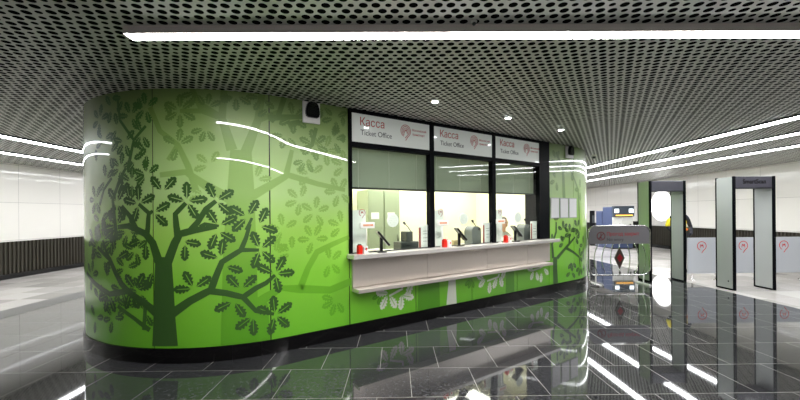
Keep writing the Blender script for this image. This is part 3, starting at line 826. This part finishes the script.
# ------------------------------------------------------------------ low barrier panels between the gates
bl = ('low grey barrier panel with a red emblem between the two detector gates', 'low grey barrier panel with a red emblem seen through the nearest gate', 'low grey barrier panel with a red emblem right of the nearest gate')
for i, (a, b_, lx) in enumerate(((6.60, 7.38, 6.92), (7.43, 8.30, 7.87), (8.35, 9.35, 8.80))):
    cx = (a + b_) / 2
    t = thing('barrier_panel', bl[i], 'barrier', (cx, 8.43, 0), 0, 'low barrier panels')
    mbox('panel', M_barrier, t, a - cx, b_ - cx, -.012, .012, .16, .97, bev=.003)
    for q in (a - cx + .12, b_ - cx - .12):
        bm = bmesh.new(); cyl(bm, (q, .02, .012), (q, .02, .6), .018, seg=12); lathe(bm, [(.06, 0), (.06, .012)], 16, (q, .02, 0)); link('leg', bm, M_chrome, t)
    bm = bmesh.new(); emblem(bm, lx - cx, .78, .10, -.0125, .15, 1); link('red_emblem', bm, M_redp, t)

# ------------------------------------------------------------------ small no-entry fence
fy = 8.05
fx0, fx1 = x_at(587.5, fy), x_at(650.5, fy)
t = thing('no_entry_fence', 'chrome no entry fence with curved bars and a red diamond beside the booth', 'fence', ((fx0 + fx1) / 2, fy, 0), 0)
w = (fx1 - fx0) / 2; zb, zt = .205, 1.27
bm = bmesh.new(); tube(bm, [(x, 0, z) for x, z in rrect(-w + .015, w - .015, zb, zt, .16, 8)], .017, 10, closed=True); link('frame', bm, M_chrome, t)
bm = bmesh.new(); prism(bm, rrect(-w + .03, w - .03, .88, zt - .015, .145, 8, (1, 1, 0, 0)), -.006, .006)
sp = link('sign_plate', bm, mat('grey_sign_plate', srgb(132, 130, 134), .35, .4), t)
bm = bmesh.new(); band(bm, arc(-.40, 1.05, .085, 0, 360, 30), .016, -.0065)
band(bm, [(-.46, .99), (-.34, 1.11)], .014, -.0065)
band(bm, [(-.40, 1.07), (-.405, 1.03), (-.43, .99)], .018, -.0065); band(bm, [(-.405, 1.03), (-.375, .99)], .018, -.0065); band(bm, arc(-.40, 1.095, .008, 0, 360, 10), .014, -.0065)
link('pedestrian_symbol', bm, mat('dark_red_print', srgb(120, 40, 44), .4), sp)
text('red_lettering', 'Проход закрыт', .105, mat('brick_red_print', srgb(170, 44, 52), .4), sp, face_mtx(-.27, -.0072, 1.06), .70, .001)
text('dark_lettering', 'No entry', .088, M_ink, sp, face_mtx(-.27, -.0072, .945), .36)
for q, bow in ((-.50, -.05), (-.33, -.05), (-.16, -.03), (.20, .03), (.37, .05), (.53, .05)):
    bm = bmesh.new(); tube(bm, [(q - bow * .8 + bow * 1.8 * math.sin(PI * k / 12), 0, zb + (.88 - zb) * k / 12) for k in range(13)], .009, 8); link('bar', bm, M_chrome, t)
bm = bmesh.new(); tube(bm, [(0, 0, zb), (0, 0, .36)], .011, 8); link('bar', bm, M_chrome, t)
bm = bmesh.new(); tube(bm, [(0, 0, .76), (0, 0, .88)], .011, 8); link('bar', bm, M_chrome, t)
bm = bmesh.new()
prof = [(0, .80), (.05, .70), (.105, .575), (.05, .45), (0, .34), (-.05, .45), (-.105, .575), (-.05, .70)]
prism(bm, prof, -.014, .014); dm = link('diamond_ornament', bm, mat('dark_bronze', srgb(84, 74, 66), .4, .5), t)
bm = bmesh.new(); prism(bm, [(0, .665), (.065, .575), (0, .485), (-.065, .575)], -.02, .02); link('red_inset', bm, mat('deep_red_enamel', srgb(150, 30, 36), .35), dm)
for q in (-.52, .52):
    bm = bmesh.new(); tube(bm, [(q, 0, zb), (q, 0, .02)], .014, 8); prism(bm, [(q - .03, 0.0), (q + .03, 0.0), (q + .02, .03), (q - .02, .03)], -.22, .22); link('foot', bm, M_white, t)
bm = bmesh.new(); tube(bm, [(-w + .015, 0, .36), (-w + .015, 0, .12), (-w + .03, -.06, .03), (-w + .09, -.2, .016), (-w + .22, -.22, .016)], .014, 8); link('foot', bm, M_chrome, t)

# ------------------------------------------------------------------ ticket machines far right
ky = 15.6
def kx(px): return x_at(px, ky)
k0 = kx(612); k1 = kx(633)
t = thing('ticket_machine', 'blue ticket vending machine with a white front and a lit orange strip', 'ticket machine', ((k0 + k1) / 2, ky, 0), 0)
w = (k1 - k0) / 2; H = 1.77
mbox('cabinet', M_blue, t, -w, w, .02, .72, .04, H, bev=.02)
mbox('kick_plinth', M_black, t, -w + .03, w - .03, .05, .70, 0, .05)
fascia = mbox('fascia', M_navy, t, -w, w, -.10, .02, 1.36, H + .03, bev=.015)
for q in (-w + .05, w - .23): mbox('screen', M_screen, fascia, q, q + .18, -.107, -.10, 1.52, 1.68)
mbox('orange_strip', lamp_mat('lit_orange_strip', 1.2, (1, .5, .07)), fascia, -w + .1, w - .08, -.106, -.10, 1.39, 1.43)
for q in (-w + .01, .005):
    d = mbox('front_panel', M_white, t, q, q + w - .015, -.02, .018, .42, 1.34, bev=.01)
    mbox('coin_slot', M_black, d, q + .28, q + .33, -.028, -.02, .95, 1.05); mbox('ticket_tray', M_dgrey, d, q + .08, q + .3, -.03, -.02, .56, .68)
t = thing('side_cabinet', 'lower slate blue cabinet just behind the blue ticket machine', 'cabinet', (k0 + .30, ky + .76, 0), 0)
mbox('body', mat('slate_blue_paint', srgb(84, 92, 124), .4), t, -.30, .3, 0, .5, 0, 1.60, bev=.012); mbox('door', M_blue, t, -.312, -.30, .04, .46, .08, 1.5); mbox('handle', M_chrome, t, -.33, -.312, .08, .10, .8, .95)
t = thing('information_stand', 'narrow black information stand beyond the fence, left of the blue machine', 'stand', (x_at(592.5, ky + 1.7), ky + 1.7, 0), 0)
mbox('body', M_black, t, -.11, .11, 0, .06, .03, 1.62, bev=.01); mbox('base', M_black, t, -.14, .14, -.1, .16, 0, .03); mbox('screen', M_grey, t, -.02, .10, -.006, 0, 1.05, 1.4)
t = thing('black_counter_unit', 'low black unit right of the blue ticket machine, half hidden by the gate', 'cabinet', (x_at(638, ky + .2), ky + .2, 0), 0)
mbox('body', M_black, t, -.3, .3, 0, .45, 0, 1.1, bev=.01); mbox('top', M_blackgloss, t, -.33, .33, -.05, .5, 1.1, 1.15, bev=.005); mbox('front_panel', M_white, t, -.25, .0, -.012, 0, .45, .95)

# bright round light on the right-hand wall
t = thing('round_wall_light', 'large round lit white disc on the far right wall behind the gate', 'light', (XR, 15.75, 1.80), 0)
bm = bmesh.new(); cyl(bm, (0, 0, 0), (-.06, 0, 0), .66, seg=48); link('rim', bm, M_white, t)
bm = bmesh.new(); cyl(bm, (-.06, 0, 0), (-.066, 0, 0), .64, seg=48); link('diffuser', bm, M_roundlit, t)

# ------------------------------------------------------------------ people
def skinned(name, verts, edges, radii, m, parent, sub=2):
    me = bpy.data.meshes.new(name); me.from_pydata([Vector(v) for v in verts], edges, [])
    o = bpy.data.objects.new(name, me); COL.objects.link(o); o.parent = parent
    sk = o.modifiers.new('skin', 'SKIN'); sk.use_smooth_shade = True
    if not me.skin_vertices: pass
    for i, r in enumerate(radii):
        v = me.skin_vertices[0].data[i]; v.radius = (r, r) if not isinstance(r, tuple) else r; v.use_root = (i == 0)
    ss = o.modifiers.new('subsurf', 'SUBSURF'); ss.levels = sub; ss.render_levels = sub
    me.materials.append(m); return o
def head(parent, c, s, hair_long, m_hair=M_hair):
    """head with face turned to -y; c = centre"""
    bm = bmesh.new()
    bmesh.ops.create_uvsphere(bm, u_segments=20, v_segments=14, radius=1)
    for v in bm.verts:
        x, y, z = v.co
        k = 1 - .22 * max(0, -z) - (.10 * max(0, -z) if y > 0 else 0)
        v.co = Vector((x * .078 * k, y * .096 * (1 if y < 0 else .98), z * .118))
        if y < -.6 and abs(x) < .18 and -.35 < z < .1: v.co.y -= .016
    for sx in (-1, 1):
        r = bmesh.ops.create_uvsphere(bm, u_segments=8, v_segments=6, radius=.022)
        for v in r['verts']: v.co = Vector((v.co.x * .4 + sx * .077, v.co.y * .8 + .005, v.co.z * 1.3 - .005))
    cyl(bm, (0, .012, -.09), (0, .018, -.19), .05, .056, 14)
    o = link('head', bm, M_skin, parent, smooth=True); o.location = c; o.scale = (s, s, s)
    bm = bmesh.new()
    for sx in (-1, 1): bmesh.ops.create_uvsphere(bm, u_segments=8, v_segments=6, radius=.011, matrix=Matrix.Translation((sx * .03, -.085, .012)))
    box(bm, -.024, .024, -.095, -.085, -.062, -.054)
    link('eyes_and_mouth', bm, mat('dark_brown', srgb(60, 40, 36), .5), o)
    bm = bmesh.new(); bmesh.ops.create_uvsphere(bm, u_segments=20, v_segments=14, radius=1)
    for v in list(bm.verts):
        if (v.co.y < -.35 and v.co.z < .55) or v.co.z < (-.75 if hair_long else -.25): bm.verts.remove(v)
    for v in bm.verts: v.co = Vector((v.co.x * .089, v.co.y * .105 + .008, v.co.z * .128 + .006))
    link('hair', bm, m_hair, o, smooth=True)
    return o
def fingers(V, E, R, hand, d, side):
    """five short chains growing out of the palm"""
    d = Vector(d).normalized(); sd = Vector(side).normalized(); p = Vector(V[hand])
    for k, (q, L) in enumerate(((-.03, .062), (-.01, .075), (.01, .07), (.03, .055))):
        i = len(V); V += [tuple(p + d * .05 + sd * q), tuple(p + d * (.05 + L * .6) + sd * q), tuple(p + d * (.05 + L) + sd * q + Vector((0, -.01, 0)))]
        E += [(hand, i), (i, i + 1), (i + 1, i + 2)]; R += [.011, .009, .007]
    i = len(V); V += [tuple(p + sd * -.04 + d * .015), tuple(p + sd * -.055 + d * .05)]; E += [(hand, i), (i, i + 1)]; R += [.012, .009]

# security guard behind the further gate
gx = x_at(679, 9.5)
g = thing('person', 'person in yellow and orange vest and dark clothes standing behind the further gate', 'person', (gx, 9.5, 0), 0)
V = [(0, 0, .95), (0, 0, 1.12), (0, .01, 1.32), (0, .01, 1.46), (0, 0, 1.53)]
E = [(0, 1), (1, 2), (2, 3), (3, 4)]; R = [(.15, .11), (.14, .1), (.17, .115), (.09, .08), (.05, .05)]
for sx in (-1, 1):
    i = len(V); V += [(sx * .19, .0, 1.42), (sx * .30, .0, 1.16), (sx * .20, -.14, 1.02), (sx * .15, -.19, 1.0)]
    E += [(3, i), (i, i + 1), (i + 1, i + 2), (i + 2, i + 3)]; R += [.06, .046, .036, .03]
    fingers(V, E, R, i + 3, (-sx, -.3, -.1), (0, -.3, 1))
    i = len(V); V += [(sx * .10, 0, .86), (sx * .12, -.005, .48), (sx * .13, .01, .09), (sx * .14, -.12, .035)]
    E += [(0, i), (i, i + 1), (i + 1, i + 2), (i + 2, i + 3)]; R += [.088, .06, .042, .034]
skinned('body', V, E, R, M_navycloth, g)
head(g, (0, -.01, 1.66), .98, False)
Vv = [(0, 0, .93), (0, 0, 1.12), (0, .01, 1.32), (0, .01, 1.43)]; Rv = [(.185, .135), (.175, .125), (.205, .14), (.14, .1)]
ve = skinned('vest', Vv, [(0, 1), (1, 2), (2, 3)], Rv, M_yellow, g)
Vo = [(-.21, .005, 1.40), (-.315, .0, 1.17)]
skinned('yellow_sleeve', Vo, [(0, 1)], [.07, .056], M_yellow, g)
bm = bmesh.new(); cyl(bm, (0, 0, 1.08), (0, 0, 1.13), .195, .2, 24); bmesh.ops.scale(bm, vec=(1, .75, 1), verts=bm.verts); link('reflective_band', bm, M_orangev, g)

# seated cashier behind the right window
cw = fthing('person', 'seated cashier with brown hair and a white blouse behind the right ticket window', 'person', fs(505, -.8), -.8, .05, 0)
V = [(0, .12, .56), (0, .13, .78), (0, .1, 1.0), (0, .08, 1.1), (0, .06, 1.17)]
E = [(0, 1), (1, 2), (2, 3), (3, 4)]; R = [(.16, .12), (.13, .1), (.15, .105), (.08, .07), (.045, .045)]
for sx in (-1, 1):
    i = len(V); V += [(sx * .17, .08, 1.06), (sx * .23, .02, .98), (sx * .16, -.12, 1.0), (sx * .12, -.2, .985)]
    E += [(3, i), (i, i + 1), (i + 1, i + 2), (i + 2, i + 3)]; R += [.055, .042, .034, .026]
    fingers(V, E, R, i + 3, (-sx * .2, -1, 0), (-sx, .2, 0))
    i = len(V); V += [(sx * .09, .02, .54), (sx * .11, -.28, .52), (sx * .11, -.28, .12), (sx * .11, -.38, .04)]
    E += [(0, i), (i, i + 1), (i + 1, i + 2), (i + 2, i + 3)]; R += [.085, .062, .045, .035]
skinned('body', V, E, R, M_blouse, cw)
head(cw, (0, .04, 1.31), .98, True)
t = fthing('office_chair', 'office chair under the seated cashier behind the right ticket window', 'chair', fs(505, -.8), -.98, .05)
mbox('seat', M_black, t, -.24, .24, -.24, .24, .36, .42, bev=.02); mbox('backrest', M_black, t, -.21, .21, .22, .27, .5, 1.0, bev=.02)
bm = bmesh.new(); cyl(bm, (0, 0, .06), (0, 0, .36), .03); link('gas_column', bm, M_chrome, t)
bm = bmesh.new()
for k in range(5):
    a = 2 * PI * k / 5; tube(bm, [(0, 0, .08), (.26 * math.cos(a), .26 * math.sin(a), .05)], .018, 8); bmesh.ops.create_uvsphere(bm, u_segments=10, v_segments=8, radius=.03, matrix=Matrix.Translation((.26 * math.cos(a), .26 * math.sin(a), .031)))
link('castor_base', bm, M_black, t)

# ------------------------------------------------------------------ world, camera, view
wd = bpy.data.worlds.new('World'); S.world = wd; wd.use_nodes = True
wd.node_tree.nodes['Background'].inputs[0].default_value = (.9, .95, 1, 1); wd.node_tree.nodes['Background'].inputs[1].default_value = .05
cam = bpy.data.cameras.new('Camera'); co = bpy.data.objects.new('Camera', cam); COL.objects.link(co); S.camera = co
cam.sensor_width = 36; cam.lens = F / 800 * 36; cam.shift_y = 13 / 800; cam.clip_end = 200; cam.clip_start = .05
Fd = Vector((math.sin(YAW), math.cos(YAW), 0)); Lr = Vector((math.cos(YAW), -math.sin(YAW), 0)); Z = Vector((0, 0, 1))
c, s_ = math.cos(ROLL), math.sin(ROLL)
rt = Lr * c - Z * s_; up = Z * c + Lr * s_
mm = Matrix((rt, up, -Fd)).transposed().to_4x4(); mm.translation = (0, 0, EYE); co.matrix_world = mm
S.view_settings.view_transform = 'Standard'; S.view_settings.look = 'None'; S.view_settings.gamma = 1; S.view_settings.use_curve_mapping = False
S.view_settings.exposure = 1.55
S.cycles.max_bounces = 8; S.cycles.transparent_max_bounces = 12; S.cycles.glossy_bounces = 5; S.cycles.diffuse_bounces = 4
S.cycles.use_denoising = True; S.cycles.sample_clamp_indirect = 6
